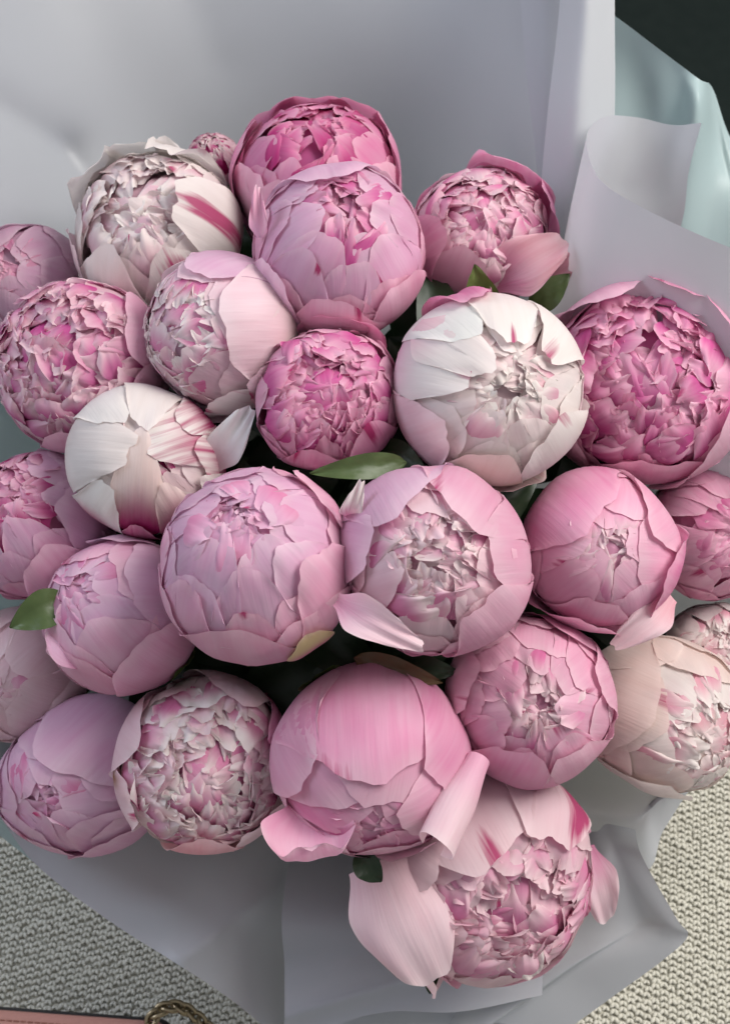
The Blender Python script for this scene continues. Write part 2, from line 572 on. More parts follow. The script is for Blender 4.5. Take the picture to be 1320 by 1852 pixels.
# ------------------------------------------------------------------ peonies
BIND = W(660, 935, 1.155)
PALE = (0.86, 0.465, 0.61)
LILAC = (0.80, 0.485, 0.65)
MID = (0.83, 0.37, 0.55)
ROSE = (0.79, 0.29, 0.48)
DEEP = (0.66, 0.13, 0.36)
WHITE = (0.90, 0.825, 0.79)
CREAM = (0.88, 0.71, 0.66)
BLUSH = (0.87, 0.63, 0.68)
MAG = (0.50, 0.02, 0.18)
SALMON = (0.84, 0.46, 0.52)


def lerp(a, b, t):
    return tuple(x * (1 - t) + y * t for x, y in zip(a, b))


class Flower:
    def __init__(s, name, c, r, o, d_adj, label, seed, stretch=1.0):
        s.rg = np.random.default_rng(seed)
        rho = math.hypot(c[0] - 660, c[1] - 960)
        s.d = 0.77 + 0.115 * (rho / 700) ** 2 + d_adj
        s.c = W(c[0], c[1], s.d)
        s.R = r * MPP * s.d * 0.965
        s.cpx, s.rpx = c, r
        # axis in view coordinates, built round the ray to this flower
        ray = (s.c - CAM).normalized()
        rx = RIGHT - ray * RIGHT.dot(ray)
        rx.normalize()
        uy = rx.cross(ray)
        ox, oy = o[0], -o[1]
        oz = math.sqrt(max(0.05, 1 - ox * ox - oy * oy))
        z = (rx * ox + uy * oy - ray * oz).normalized()
        x = (rx - z * rx.dot(z)).normalized()
        y = z.cross(x)
        s.M = Matrix((x, y, z)).transposed().to_4x4()
        s.M.translation = s.c
        s.e = bpy.data.objects.new(name, None)
        s.e.empty_display_size = 0.02
        col.objects.link(s.e)
        s.e.matrix_world = s.M
        tag(s.e, label, 'peony', 'peonies in the bouquet')
        s.stretch = stretch
        s.wob2 = (s.rg.normal(0, 1, (5, 3)) * 5.0, s.rg.uniform(0, 6.28, 5))
        s.xi = 0
        s.done = False
        s.fleck = 0.15
        k = s.rg.normal(0, 1, (4, 3)) * 1.6
        s.wob = (k, s.rg.uniform(0, 6.28, 4))
        bpy.context.view_layer.update()
        s.inv = s.M.inverted()

    def shape(s, p):
        k, ph_ = s.wob
        f = 1 + 0.024 * np.sin(p @ k.T + ph_).sum(-1) + 0.006 * np.sin(p @ s.wob2[0].T + s.wob2[1]).sum(-1)
        return f

    def core(s, rad, colour, flat=1.0):
        n = 14
        th = np.linspace(0, math.pi, n)[:, None]
        fi = np.linspace(0, 2 * math.pi, 25)[None, :]
        p = np.stack([np.sin(th) * np.cos(fi), np.sin(th) * np.sin(fi), np.cos(th) * np.ones_like(fi)], -1)
        p = p * s.shape(p)[..., None] * s.R * rad
        p[..., 2] = np.where(p[..., 2] > 0, p[..., 2] * flat, p[..., 2])
        p = p.reshape(-1, 3)
        t = np.tile(np.array([*colour, 0.0]), (len(p), 1))
        link('flower_core', make_mesh('flower_core', p, grid_faces(n, 25), M_PETAL, np.zeros((len(p), 2)), t), s.e)

    def petal(s, phi, tip, base=150, hw=40, r0=1.0, lift=0.0, liftp=3, ruff=0.012, crink=0.0, round_=0.34,
              notch=0.03, tilt=0.009, cb=ROSE, ct=PALE, flame=0.0, cup=0.0, twist=0.0, roll=0.0, n=(20, 18), name='petal',
              bulge=0.0, dive=0.0, taper=0.36, spin=0.0, grad=(0.08, 0.68), stain=None, flame_at=None):
        rg = s.rg
        nu, nv = n
        if s.done:
            r0 = max(r0 - 0.01, 1.018) + 0.005 * s.xi
            s.xi += 1
        S = np.linspace(0, 1, nu)[:, None]
        T = np.linspace(-1, 1, nv)[None, :]
        a0, a1, a2 = rg.uniform(0, 6.28, 3)
        f1, f2 = rg.uniform(2.0, 3.5), rg.uniform(5, 9)
        end = 1 - round_ * np.abs(T) ** rg.uniform(2.2, 3.0) + notch * (np.sin(T * f1 + a0) + 0.6 * np.sin(T * f2 + a1) + 0.25 * np.sin(T * f2 * 2.7 + a2))
        ss = S * end
        th = np.radians(base) + np.radians(tip - base) * ss
        wp = (0.30 + 0.70 * sm(0.0, 0.55, S)) * np.sqrt(1 - taper * np.clip((S - 0.5) / 0.5, 0, 1) ** 2.2)
        be = np.radians(hw) * T * wp + np.radians(twist) * S + 0 * th
        p0 = math.radians(phi)
        er = np.array([math.cos(p0), math.sin(p0), 0])
        ef = np.array([-math.sin(p0), math.cos(p0), 0])
        ez = np.array([0, 0, 1.0])
        mer = np.sin(th)[..., None] * er + np.cos(th)[..., None] * ez
        p = np.cos(be)[..., None] * mer + np.sin(be)[..., None] * ef
        edge = np.maximum(sm(0.72, 1.0, S) * np.ones_like(T), sm(0.7, 1.0, np.abs(T)) * sm(0.25, 0.7, S))
        rim = sm(0.90, 1.0, S) * np.ones_like(T)
        rad = r0 + lift * S ** liftp + tilt * T * sm(0.05, 0.5, S)
        rad = rad + bulge * np.sin(np.pi * np.clip(S * 0.95, 0, 1)) * (1 - 0.7 * T ** 2) - dive * sm(0.7, 1.0, S) ** 1.5
        rad = rad + cup * (1 - T ** 2) * np.sin(np.pi * S)
        rad = rad + ruff * edge * (np.sin(T * rg.uniform(4, 7) + a1) + 0.6 * np.sin(T * rg.uniform(9, 14) + a2)) + ruff * 0.4 * rim
        if crink:
            w_ = T * rg.uniform(3.5, 5.5) + 1.2 * np.sin(S * 3 + a0)
            rad = rad + crink * sm(0.1, 0.8, S) * (np.sin(w_ + a1) + 0.6 * np.sin(w_ * 2.1 + a2 + S * 2))
            th_j = crink * 1.2 * sm(0.3, 1, S) * np.sin(T * 7 + a0 + S * 4)
            p = p + th_j[..., None] * (np.cos(th)[..., None] * er - np.sin(th)[..., None] * ez)
        if roll:                                   # tip rolling outwards and back
            k = sm(0.55, 1, S) * np.ones_like(T)
            rad = rad + roll * k * 0.5
            p = p + (roll * k ** 2 * 0.9)[..., None] * (np.cos(th)[..., None] * er - np.sin(th)[..., None] * ez)
        if spin:
            tm = math.radians(tip * 0.7 + base * 0.3)
            ax_ = math.sin(tm) * er + math.cos(tm) * ez
            c_, s_ = math.cos(math.radians(spin)), math.sin(math.radians(spin))
            p = p * c_ + np.cross(np.broadcast_to(ax_, p.shape), p) * s_ + ax_ * (p @ ax_)[..., None] * (1 - c_)
        p = p * (rad * s.shape(p / np.linalg.norm(p, axis=-1, keepdims=True)))[..., None] * s.R
        p[..., 2] *= s.stretch
        cb, ct = np.array(cb), np.array(ct)
        mixv = sm(grad[0], grad[1], S * np.ones_like(T))
        c = cb * (1 - mixv[..., None]) + ct * mixv[..., None]
        rm_ = (np.maximum(sm(0.86, 1.0, S) * np.ones_like(T), sm(0.86, 1.0, np.abs(T)) * sm(0.3, 0.7, S)) * 0.32)[..., None]
        c = c * (1 - rm_) + np.array(lerp(tuple(ct), WHITE, 0.7)) * rm_
        if stain:
            t0, s0, wd_, sc = stain
            k = np.exp(-(((T - t0) / wd_) ** 2 + ((S - s0) / (wd_ * 0.7)) ** 2))[..., None]
            c = c * (1 - k) + np.array(sc) * k
        jit = 1 + rg.normal(0, 0.03)
        c = np.clip(c * jit, 0, 0.9)
        if flame_at is None:
            fl = flame * np.ones_like(mixv) * (0.55 + 0.45 * sm(0.9, 0.2, S))
        else:
            tc_, wd = flame_at
            fl = (flame - 0.1) * np.exp(-((T - tc_) / wd) ** 2) * sm(0.15, 0.45, S) * (1 - 0.5 * sm(0.85, 1, S))
        if name == 'petal' and rg.uniform() < s.fleck:
            t0 = rg.uniform(-0.9, 0.9)
            fl = fl + rg.uniform(0.4, 0.75) * np.exp(-((T - t0) / rg.uniform(0.1, 0.28)) ** 2) * sm(rg.uniform(0.55, 0.85), 1.0, S)
        tint = np.concatenate([c, fl[..., None]], -1).reshape(-1, 4)
        U = np.stack([(T * wp * hw / 45) * 0.5 + 0.5 + 0 * S, S * (abs(base - tip) / 90) + 0 * T], -1).reshape(-1, 2)
        me = make_mesh(name, p.reshape(-1, 3), grid_faces(nu, nv), M_PETAL, U, tint)
        return link(name, me, s.e)

    # --- rings of petals
    def heart(s, n, open_, cb, ct, lo=0.80, hi=0.95, crink=0.022, hw=(13, 22), lift=0.10, flame=0.0, length=32):
        rg = s.rg
        flow = rg.uniform(0, 6.28)
        n = int(n * 1.3)
        for k in range(n):
            f = (k + 0.5) / n
            tip = rg.uniform(-14, 6) if f < 0.09 else open_ * math.sqrt(f) * rg.uniform(0.86, 1.06)
            phi = k * 137.508 + rg.normal(0, 12)
            curled = rg.uniform() < 0.6
            wh = rg.uniform(0, 1) ** 1.5
            s.petal(phi=phi, tip=tip, base=max(tip, 4) + length * rg.uniform(0.8, 1.2),
                    hw=rg.uniform(*hw) * rg.choice([0.7, 0.9, 1.0, 1.25]), r0=lo + (hi - lo) * f ** 0.8 + rg.normal(0, 0.004),
                    lift=(0.02 if curled else lift * rg.uniform(0.3, 0.9) * (1.1 - 0.6 * f)), liftp=2.5,
                    bulge=(lift * rg.uniform(0.2, 0.55) if curled else 0.01), dive=(0.035 * rg.uniform(0.3, 1.2) if curled else 0.0),
                    ruff=0.017 * rg.uniform(0.6, 1.6), crink=crink * rg.uniform(0.2, 0.8), notch=0.05, round_=rg.uniform(0.24, 0.44), taper=rg.uniform(0.2, 0.5), tilt=rg.normal(0, 0.016), spin=rg.normal(0, 34),
                    cb=lerp(cb, DEEP, 0.35 * rg.uniform()), ct=lerp(ct, cb, 0.42 * wh), flame=flame * (rg.uniform() < 0.35),
                    n=(13, 19), grad=(0.35, 0.95), twist=rg.normal(0, 6) + 5 * math.sin(math.radians(phi) + flow))

    def ring(s, n, tip, r0, hw, cb, ct, base=None, ph=0.0, jit=6, lift=0.01, ruff=0.01, flame=0.0, crink=0.0, notch=0.03, tilt=0.008, skip=()):
        rg = s.rg
        for k in range(n):
            if k in skip:
                continue
            t = tip + rg.uniform(-jit, jit)
            s.petal(phi=ph + 360 * k / n + rg.normal(0, 40 / n), tip=t, base=(t + 70) if base is None else base,
                    hw=hw * rg.uniform(0.88, 1.15), r0=r0 + rg.uniform(-0.002, 0.002), lift=lift * rg.uniform(0.4, 1.5), ruff=ruff * rg.uniform(0.5, 1.4),
                    cb=lerp(cb, ct, 0.3 * rg.uniform()), ct=lerp(ct, cb, 0.3 * rg.uniform()), flame=flame * (rg.uniform() < 0.5),
                    crink=crink, notch=notch, tilt=tilt, round_=rg.uniform(0.26, 0.42))

    def stem(s):
        rg = s.rg
        p0 = np.array(s.c) - np.array(s.M.col[2][:3]) * s.R * 0.9
        p3 = np.array(BIND) + np.array([rg.normal(0, 0.010), rg.normal(0, 0.010), 0])
        p1 = p0 - np.array(s.M.col[2][:3]) * 0.05
        p2 = p3 + (p0 - p3) * 0.35 - np.array(FWD) * 0.02
        t = np.linspace(0, 1, 14)[:, None]
        path = (1 - t) ** 3 * p0 + 3 * (1 - t) ** 2 * t * p1 + 3 * (1 - t) * t ** 2 * p2 + t ** 3 * p3
        inv = np.array(s.inv)
        lp = path @ inv[:3, :3].T + inv[:3, 3]
        co, f = tube(lp, np.linspace(0.0042, 0.0032, 14), 7)
        link('stem', make_mesh('stem', co, f, M_STEM), s.e)
        s.path = path
        for q in range(7):  # dark leaves added along each stem to blacken the gaps between heads
            i = 1 + q
            b = Vector(path[i])
            dirn = Vector(rg.normal(0, 1, 3))
            inw = BIND - s.c
            inw = inw - FWD * inw.dot(FWD)
            dirn = (dirn - FWD * dirn.dot(FWD)).normalized() + inw * (9.0 if inw.length > 0.12 else 0.0)
            dirn.normalize()
            s.leaf_w(b, b + dirn * rg.uniform(0.05, 0.09) - FWD * rg.uniform(-0.015, 0.012), 0.017, M_DARKLEAF, bend=0.01)

    def leaf_w(s, a, b, w, mat, bend=0.01, name='leaf', fold=0.35, face=None):
        a, b = Vector(a), Vector(b)
        ax = (b - a)
        L = ax.length
        ax.normalize()
        nrm = (face or -FWD).copy()
        nrm = (nrm - ax * nrm.dot(ax)).normalized()
        sd = ax.cross(nrm)
        nu, nv = 14, 7
        S = np.linspace(0, 1, nu)[:, None]
        T = np.linspace(-1, 1, nv)[None, :]
        wd = w * (np.sin(np.pi * S ** 0.85) ** 0.8) * (1 - 0.25 * S) + 0.0004
        h = bend * np.sin(np.pi * S) + fold * wd * np.abs(T) + 0.0006 * np.sin(S * 20 + T * 5)
        co = np.array(a) + (S * L)[..., None] * np.array(ax) + (wd * T)[..., None] * np.array(sd) + (h + 0 * T)[..., None] * np.array(nrm)
        co = co.reshape(-1, 3)
        inv = np.array(s.inv)
        co = co @ inv[:3, :3].T + inv[:3, 3]
        return link(name, make_mesh(name, co, grid_faces(nu, nv), mat), s.e)

    def leaf(s, x0, y0, x1, y1, da, db, w, mat=None, bend=0.008, name='leaf'):
        """leaf from pixel to pixel, depths relative to the flower's own"""
        return s.leaf_w(W(x0, y0, s.d + da), W(x1, y1, s.d + db), w, mat or M_LEAF, bend, name)

    def loose(s, x0, y0, x1, y1, da, db, w, cup=0.3, bend=0.006, roll=0.0, cb=MID, ct=PALE, taper=0.4, flame=0.0, wave=0.0012, base_w=0.35, tube=0.0, name='petal'):
        """free standing outer petal from pixel to pixel; w is the half width in pixels, cup lifts the sides"""
        rg = s.rg
        a, b = W(x0, y0, s.d + da), W(x1, y1, s.d + db)
        ax = b - a
        L = ax.length
        ax.normalize()
        nrm = (-FWD - ax * (-FWD).dot(ax)).normalized()
        sd = np.array(ax.cross(nrm))
        ax, nrm, a = np.array(ax), np.array(nrm), np.array(a)
        w = w * MPP * s.d
        nu, nv = 20, 17
        S = np.linspace(0, 1, nu)[:, None]
        T = np.linspace(-1, 1, nv)[None, :]
        p1, p2 = rg.uniform(0, 6.28, 2)
        end = 1 - 0.34 * np.abs(T) ** 2.2 + 0.02 * np.sin(T * 5 + p1) + 0.012 * np.sin(T * 11 + p2)
        wd = w * (base_w + (1 - base_w) * sm(0, 0.55, S)) * np.sqrt(1 - taper * np.clip((S - 0.5) / 0.5, 0, 1) ** 2.2)
        ss = S * end
        h = bend * np.sin(np.pi * ss) + cup * wd * T ** 2 + wave * sm(0.3, 1, S) * (np.sin(T * 6 + p1) + np.sin(T * 10 + S * 3 + p2))
        al = ss * L
        if roll:
            k = sm(0.62, 1.0, ss)
            al = al - roll * 0.9 * k ** 2
            h = h + roll * k
        co = a + al[..., None] * ax + (wd * T)[..., None] * sd + h[..., None] * nrm
        if tube:                                   # rolled lengthwise into a cone, the seam behind
            rr = wd / 1.0
            co = a + (S * L * (1 + 0.04 * np.sin(T * 3 + p1)))[..., None] * ax + (rr * np.sin(T * tube))[..., None] * sd + (rr * (np.cos(T * tube) - 1) + h * 0.2)[..., None] * nrm
        inv = np.array(s.inv)
        co = co.reshape(-1, 3) @ inv[:3, :3].T + inv[:3, 3]
        mixv = sm(0.05, 0.7, S + 0 * T)[..., None]
        rim = (np.maximum(sm(0.88, 1.0, S + 0 * T), sm(0.88, 1.0, np.abs(T)) * sm(0.3, 0.7, S)) * 0.4)[..., None]
        c = np.array(cb) * (1 - mixv) + np.array(ct) * mixv
        c = c * (1 - rim) + np.array(lerp(ct, WHITE, 0.7)) * rim
        tint = np.concatenate([c, np.full(c.shape[:2] + (1,), flame)], -1).reshape(-1, 4)
        U = np.stack([0.5 + 0.4 * T + 0 * S, S + 0 * T], -1).reshape(-1, 2)
        return link(name, make_mesh(name, co, grid_faces(nu, nv), M_PETAL, U, tint), s.e)

    def sepals(s, n=4, tip=118, mat=None):
        for k in range(n):
            b = s.rg.uniform(0, 360)
            pe = s.petal(phi=b, tip=tip + s.rg.uniform(-8, 12), base=172, hw=20, r0=1.04, lift=0.02, round_=0.8, notch=0.0, name='sepal', n=(10, 9))
            pe.data.materials[0] = mat or M_SEPAL


FL = []


def peony(c, r, o, d_adj, label, seed, kind, cols, open_=25, flame=0.0, stretch=1.0, guard_tip=None, guards=6, heart_n=None):
    """cols: (heart base, heart tip, mid base, mid tip, guard base, guard tip)"""
    s = Flower('peony', c, r, o, d_adj, label, seed, stretch)
    hb, ht, mb, mt, gb, gt = cols
    rg = s.rg
    if kind == 'ruffled':
        s.core(0.72, lerp(hb, DEEP, 0.3))
        s.heart(heart_n or 58, open_, hb, ht, 0.74, 0.945, 0.022, (9, 17), 0.12, flame)
        s.ring(9, open_ * 1.04 + 3, 0.945, 22, mb, mt, ph=rg.uniform(0, 40), jit=6, ruff=0.016, crink=0.008, flame=flame, notch=0.05, lift=0.015)
        s.ring(8, open_ * 1.15 + 12, 0.968, 27, mb, mt, ph=rg.uniform(0, 40), jit=8, ruff=0.012, crink=0.004, flame=flame, notch=0.04)
        s.ring(guards, guard_tip or open_ * 1.2 + 26, 0.99, 40, gb, gt, base=155, ph=rg.uniform(0, 60), jit=10, flame=flame * 0.6)
    elif kind == 'scaled':                           # many overlapping scale-like petals, small heart
        s.core(0.80, mb)
        s.heart(heart_n or 26, open_, hb, ht, 0.83, 0.945, 0.014, (9, 14), 0.065, flame)
        s.ring(7, open_ + 6, 0.955, 25, mb, mt, ph=rg.uniform(0, 50), jit=6, ruff=0.010, crink=0.004, flame=flame)
        s.ring(8, open_ + 24, 0.968, 27, mb, mt, ph=rg.uniform(0, 50), jit=9, flame=flame)
        s.ring(8, open_ + 46, 0.982, 30, mb, gt, ph=rg.uniform(0, 50), jit=10, flame=flame * 0.8)
        s.ring(guards, guard_tip or open_ + 66, 0.998, 42, gb, gt, base=158, ph=rg.uniform(0, 60), jit=10, flame=flame * 0.8)
    else:                                            # 'smooth': large petals wrapped tight over the ball
        s.core(0.88, mb)
        s.heart(heart_n or 14, open_ * 1.1, hb, ht, 0.89, 0.95, 0.008, (9, 15), 0.04)
        s.ring(5, open_ + 2, 0.955, 40, mb, mt, base=110, ph=rg.uniform(0, 60), jit=4, ruff=0.008, flame=flame)
        s.ring(5, open_ + 14, 0.975, 48, mb, gt, base=140, ph=rg.uniform(0, 60), jit=10, ruff=0.008, flame=flame)
        s.ring(guards - 1, guard_tip or open_ + 42, 0.996, 50, gb, gt, base=158, ph=rg.uniform(0, 60), jit=16, flame=flame)
    s.sepals()
    s.stem()
    s.done = True
    FL.append(s)
    return s


# --- top of the bouquet
f = peony((575, 338), 160, (0.0, -0.74), 0.045, 'deep pink cupped peony topmost against the grey back sheet', 1, 'scaled',
          (MAG, ROSE, DEEP, ROSE, MID, PALE), open_=24, guard_tip=58)
for a, t, l in ((95, 36, 0.03), (60, 42, 0.04), (130, 42, 0.03), (20, 48, 0.03), (165, 50, 0.03)):
    f.petal(a, t, 150, 42, 1.01, lift=l, cb=DEEP, ct=ROSE, ruff=0.02)
f.petal(-115, 46, 150, 34, 1.02, lift=0.05, cb=MID, ct=PALE)
f.petal(-60, 44, 150, 36, 1.03, lift=0.08, cb=MID, ct=PALE)

f = peony((612, 450), 164, (0.05, -0.50), -0.01, 'large round pink peony of overlapping petals below the topmost peony', 2, 'scaled',
          (DEEP, PALE, MID, LILAC, ROSE, PALE), open_=13)
f.petal(100, 22, 140, 46, 1.03, lift=0.02, cb=PALE, ct=LILAC)
f.petal(-140, 60, 150, 30, 1.03, lift=0.03, cb=MAG, ct=LILAC, flame=0.45)
f.petal(-92, 62, 150, 38, 1.03, lift=0.015, cb=SALMON, ct=PALE)
f.petal(-45, 60, 150, 34, 1.02, lift=0.015, cb=ROSE, ct=PALE, flame=0.35)
f.loose(470, 430, 466, 335, -0.02, -0.035, 16, cup=0.5, cb=LILAC, ct=PALE)

f = peony((288, 428), 150, (-0.28, -0.50), 0.03, 'white peony with magenta streaks beside the topmost peony', 3, 'ruffled',
          (BLUSH, WHITE, BLUSH, WHITE, BLUSH, WHITE), open_=36, heart_n=44, guard_tip=48)
f.petal(-15, 24, 140, 34, 1.04, lift=0.05, cb=BLUSH, ct=WHITE, flame=0.85, flame_at=(0.05, 0.28), n=(24, 26))
f.petal(-70, 46, 150, 38, 1.03, lift=0.04, cb=BLUSH, ct=WHITE, flame=0.75, flame_at=(0.2, 0.6), n=(24, 26))
f.petal(-125, 40, 150, 34, 1.04, lift=0.03, cb=BLUSH, ct=WHITE)
f.petal(-165, 56, 150, 30, 1.0, lift=0.05, cb=ROSE, ct=BLUSH)
for a in (60, 95, 130):
    f.petal(a, 40, 130, 30, 1.0, lift=0.08, ruff=0.04, cb=BLUSH, ct=WHITE, notch=0.08)

f = peony((388, 290), 52, (-0.2, -0.6), 0.055, 'small half hidden white bud with magenta tip beside the topmost peony', 4, 'scaled',
          (MAG, WHITE, MAG, BLUSH, BLUSH, BLUSH), open_=30, flame=0.5)
f = peony((52, 510), 110, (-0.35, -0.30), 0.03, 'pale lilac peony peeking out beside the streaked white peony', 5, 'smooth',
          (MID, PALE, LILAC, LILAC, LILAC, LILAC), open_=14)

f = peony((145, 662), 160, (-0.38, -0.22), 0.0, 'wide open pink peony with white ruffled heart beside the pale lilac peony', 6, 'ruffled',
          (DEEP, BLUSH, ROSE, BLUSH, ROSE, PALE), open_=52, flame=0.25, heart_n=80)
f.petal(15, 50, 150, 42, 1.02, lift=0.01, cb=ROSE, ct=PALE)
f.petal(-35, 56, 150, 40, 1.03, lift=0.01, cb=MID, ct=PALE)
f.petal(-85, 60, 150, 44, 1.03, lift=0.02, cb=SALMON, ct=PALE)

f = peony((405, 600), 147, (-0.74, -0.02), 0.005, 'smooth blush peony opening sideways below the magenta streaked white peony', 7, 'smooth',
          (ROSE, WHITE, LILAC, BLUSH, CREAM, BLUSH), open_=34, heart_n=40)
f.petal(5, 44, 150, 60, 1.02, lift=0.02, cb=CREAM, ct=BLUSH)
f.petal(75, 50, 150, 44, 1.03, lift=0.02, cb=BLUSH, ct=LILAC)
f.petal(-70, 60, 150, 34, 1.04, lift=0.06, cb=PALE, ct=WHITE, flame=0.35)
f.petal(-40, 74, 150, 30, 1.06, lift=0.06, cb=PALE, ct=BLUSH)
f.petal(-115, 66, 150, 22, 1.06, lift=0.10, cb=LILAC, ct=BLUSH)

f = peony((868, 428), 130, (0.10, -0.42), 0.03, 'pink peony with crinkled heart and green sepal beside the paper band', 8, 'ruffled',
          (ROSE, BLUSH, ROSE, BLUSH, ROSE, MID), open_=44)
f.petal(-115, 40, 150, 40, 1.03, lift=0.02, cb=MID, ct=PALE)
f.petal(-160, 40, 150, 36, 1.03, lift=0.03, cb=ROSE, ct=MID)
f.petal(60, 44, 140, 40, 1.05, lift=0.14, cb=ROSE, ct=ROSE)
f.petal(20, 50, 140, 30, 1.05, lift=0.10, cb=MID, ct=ROSE)
f.loose(895, 515, 1025, 435, -0.020, -0.035, 52, cup=0.25, cb=ROSE, ct=SALMON, bend=0.008)
f.loose(990, 500, 1068, 452, -0.01, -0.02, 24, cup=0.3, cb=SALMON, ct=SALMON, wave=0.003)
f.leaf(730, 640, 800, 530, 0.05, 0.05, 0.022, M_DARKLEAF, 0.004)  # added dark leaf, standing in for shade in the gap
f.leaf(740, 560, 870, 590, 0.06, 0.05, 0.02, M_DARKLEAF, 0.004)  # second added leaf, its dark colour replacing the gap's shade
f.leaf(868, 560, 858, 478, -0.02, -0.055, 0.0115, M_SEPAL, 0.004, 'sepal')
f.leaf(960, 560, 1030, 495, -0.02, -0.03, 0.0095, M_LEAF, 0.004, 'sepal')

# --- middle band
f = peony((594, 722), 134, (0.0, -0.18), 0.02, 'small rose pink peony with tight ruffled heart above the green leaf', 9, 'ruffled',
          (DEEP, PALE, ROSE, PALE, ROSE, MID), open_=42, flame=0.25, heart_n=70)
f.petal(-50, 44, 150, 32, 1.02, cb=DEEP, ct=MID, flame=0.3, lift=0.015)
f.petal(-100, 52, 150, 34, 1.03, cb=MAG, ct=MID, flame=0.45, lift=0.015)
f.petal(80, 62, 150, 40, 1.05, cb=DEEP, ct=ROSE, lift=0.10)
f.leaf(735, 836, 560, 856, -0.035, -0.05, 0.0072, M_LEAF, 0.006)
f.leaf(690, 800, 780, 870, 0.0, -0.02, 0.008, M_DARKLEAF, 0.004)

f = peony((884, 705), 168, (0.22, -0.02), -0.005, 'white and cream peony between the rose pink and deep pink ruffled peonies', 10, 'scaled',
          (lerp(SALMON, BLUSH, 0.5), WHITE, BLUSH, WHITE, CREAM, BLUSH), open_=17, heart_n=34)
f.petal(165, 26, 130, 26, 1.0, cb=LILAC, ct=WHITE, lift=0.02)
f.petal(125, 40, 130, 26, 1.0, cb=BLUSH, ct=WHITE, lift=0.015)
f.petal(85, 26, 130, 24, 1.01, cb=BLUSH, ct=WHITE, lift=0.02)
f.petal(140, 16, 90, 20, 1.0, cb=BLUSH, ct=WHITE, lift=0.01)
f.petal(40, 34, 130, 26, 1.0, cb=BLUSH, ct=WHITE, lift=0.015, flame=0.1)
f.petal(-45, 34, 150, 42, 1.02, cb=PALE, ct=WHITE, lift=0.02)
f.petal(-100, 44, 150, 36, 1.02, cb=CREAM, ct=CREAM)
f.petal(-150, 48, 150, 34, 1.02, cb=PALE, ct=BLUSH)
f.petal(-75, 72, 150, 30, 1.05, cb=SALMON, ct=CREAM, lift=0.04, flame=0.3)
f.petal(105, 66, 150, 20, 1.04, cb=DEEP, ct=ROSE, lift=0.03, crink=0.02, flame=0.4)

f = peony((1162, 700), 182, (0.08, -0.22), 0.005, 'deep pink wide open ruffled peony beside the curled paper', 11, 'ruffled',
          (DEEP, PALE, DEEP, MID, ROSE, PALE), open_=48, heart_n=90, guard_tip=66)
f.petal(-85, 56, 155, 50, 1.03, cb=PALE, ct=MID, lift=0.02)
f.petal(-35, 50, 155, 46, 1.05, cb=MID, ct=PALE, lift=0.06)
f.petal(35, 48, 150, 46, 1.06, cb=DEEP, ct=ROSE, lift=0.14)
f.petal(70, 46, 150, 44, 1.05, cb=DEEP, ct=ROSE, lift=0.12)
f.petal(115, 46, 150, 40, 1.04, cb=ROSE, ct=PALE, lift=0.08)
f.petal(-150, 62, 150, 44, 1.03, cb=MID, ct=PALE)

f = peony((264, 830), 138, (-0.08, -0.10), 0.01, 'ivory and crimson striped bud between the open pink and smooth blush peonies', 12, 'scaled',
          (MAG, WHITE, MAG, WHITE, MAG, WHITE), open_=14, heart_n=12, flame=0.22)
f.petal(-95, -14, 100, 24, 1.0, cb=MAG, ct=CREAM, grad=(0.3, 0.7), flame=0.15)
f.petal(20, 4, 110, 28, 1.0, cb=MAG, ct=WHITE, grad=(0.4, 0.9), flame=0.6)
f.petal(172, 4, 130, 34, 1.01, cb=CREAM, ct=WHITE, lift=0.01)
f.petal(125, 26, 130, 26, 1.015, cb=LILAC, ct=WHITE, lift=0.01, flame=0.1)
f.petal(80, 20, 130, 26, 1.015, cb=LILAC, ct=WHITE, lift=0.01, flame=0.2)
f.petal(-60, 30, 110, 18, 1.02, cb=MAG, ct=CREAM, grad=(0.45, 0.95), flame=0.4)
f.petal(35, 38, 130, 26, 1.03, cb=MAG, ct=WHITE, grad=(0.45, 1.0), flame=0.8)
f.petal(0, 40, 130, 26, 1.03, cb=MAG, ct=WHITE, grad=(0.45, 1.0), flame=0.8)
f.petal(-25, 50, 120, 14, 1.03, cb=MAG, ct=WHITE, grad=(0.1, 0.7), flame=0.1)
f.petal(-130, 34, 130, 24, 1.02, cb=MAG, grad=(0.3, 0.7), ct=WHITE, lift=0.01)
f.petal(-95, 62, 130, 18, 1.03, cb=MAG, ct=ROSE, grad=(0.5, 1.0), flame=0.4)
f.loose(385, 850, 455, 735, -0.012, -0.025, 34, cup=0.25, cb=BLUSH, ct=(0.80, 0.77, 0.78))

f = peony((70, 945), 140, (-0.52, -0.45), 0.01, 'pink peony with deep rose heart at the sheet beside the striped bud', 13, 'scaled',
          (MAG, PALE, ROSE, LILAC, ROSE, MID), open_=28, flame=0.2, heart_n=40)
f.petal(-20, 50, 150, 38, 1.02, cb=ROSE, ct=LILAC, lift=0.02)
f.petal(-70, 60, 150, 36, 1.02, cb=MID, ct=PALE, lift=0.015)
f.loose(190, 990, 128, 950, -0.01, -0.02, 26, cup=0.4, cb=ROSE, ct=LILAC)

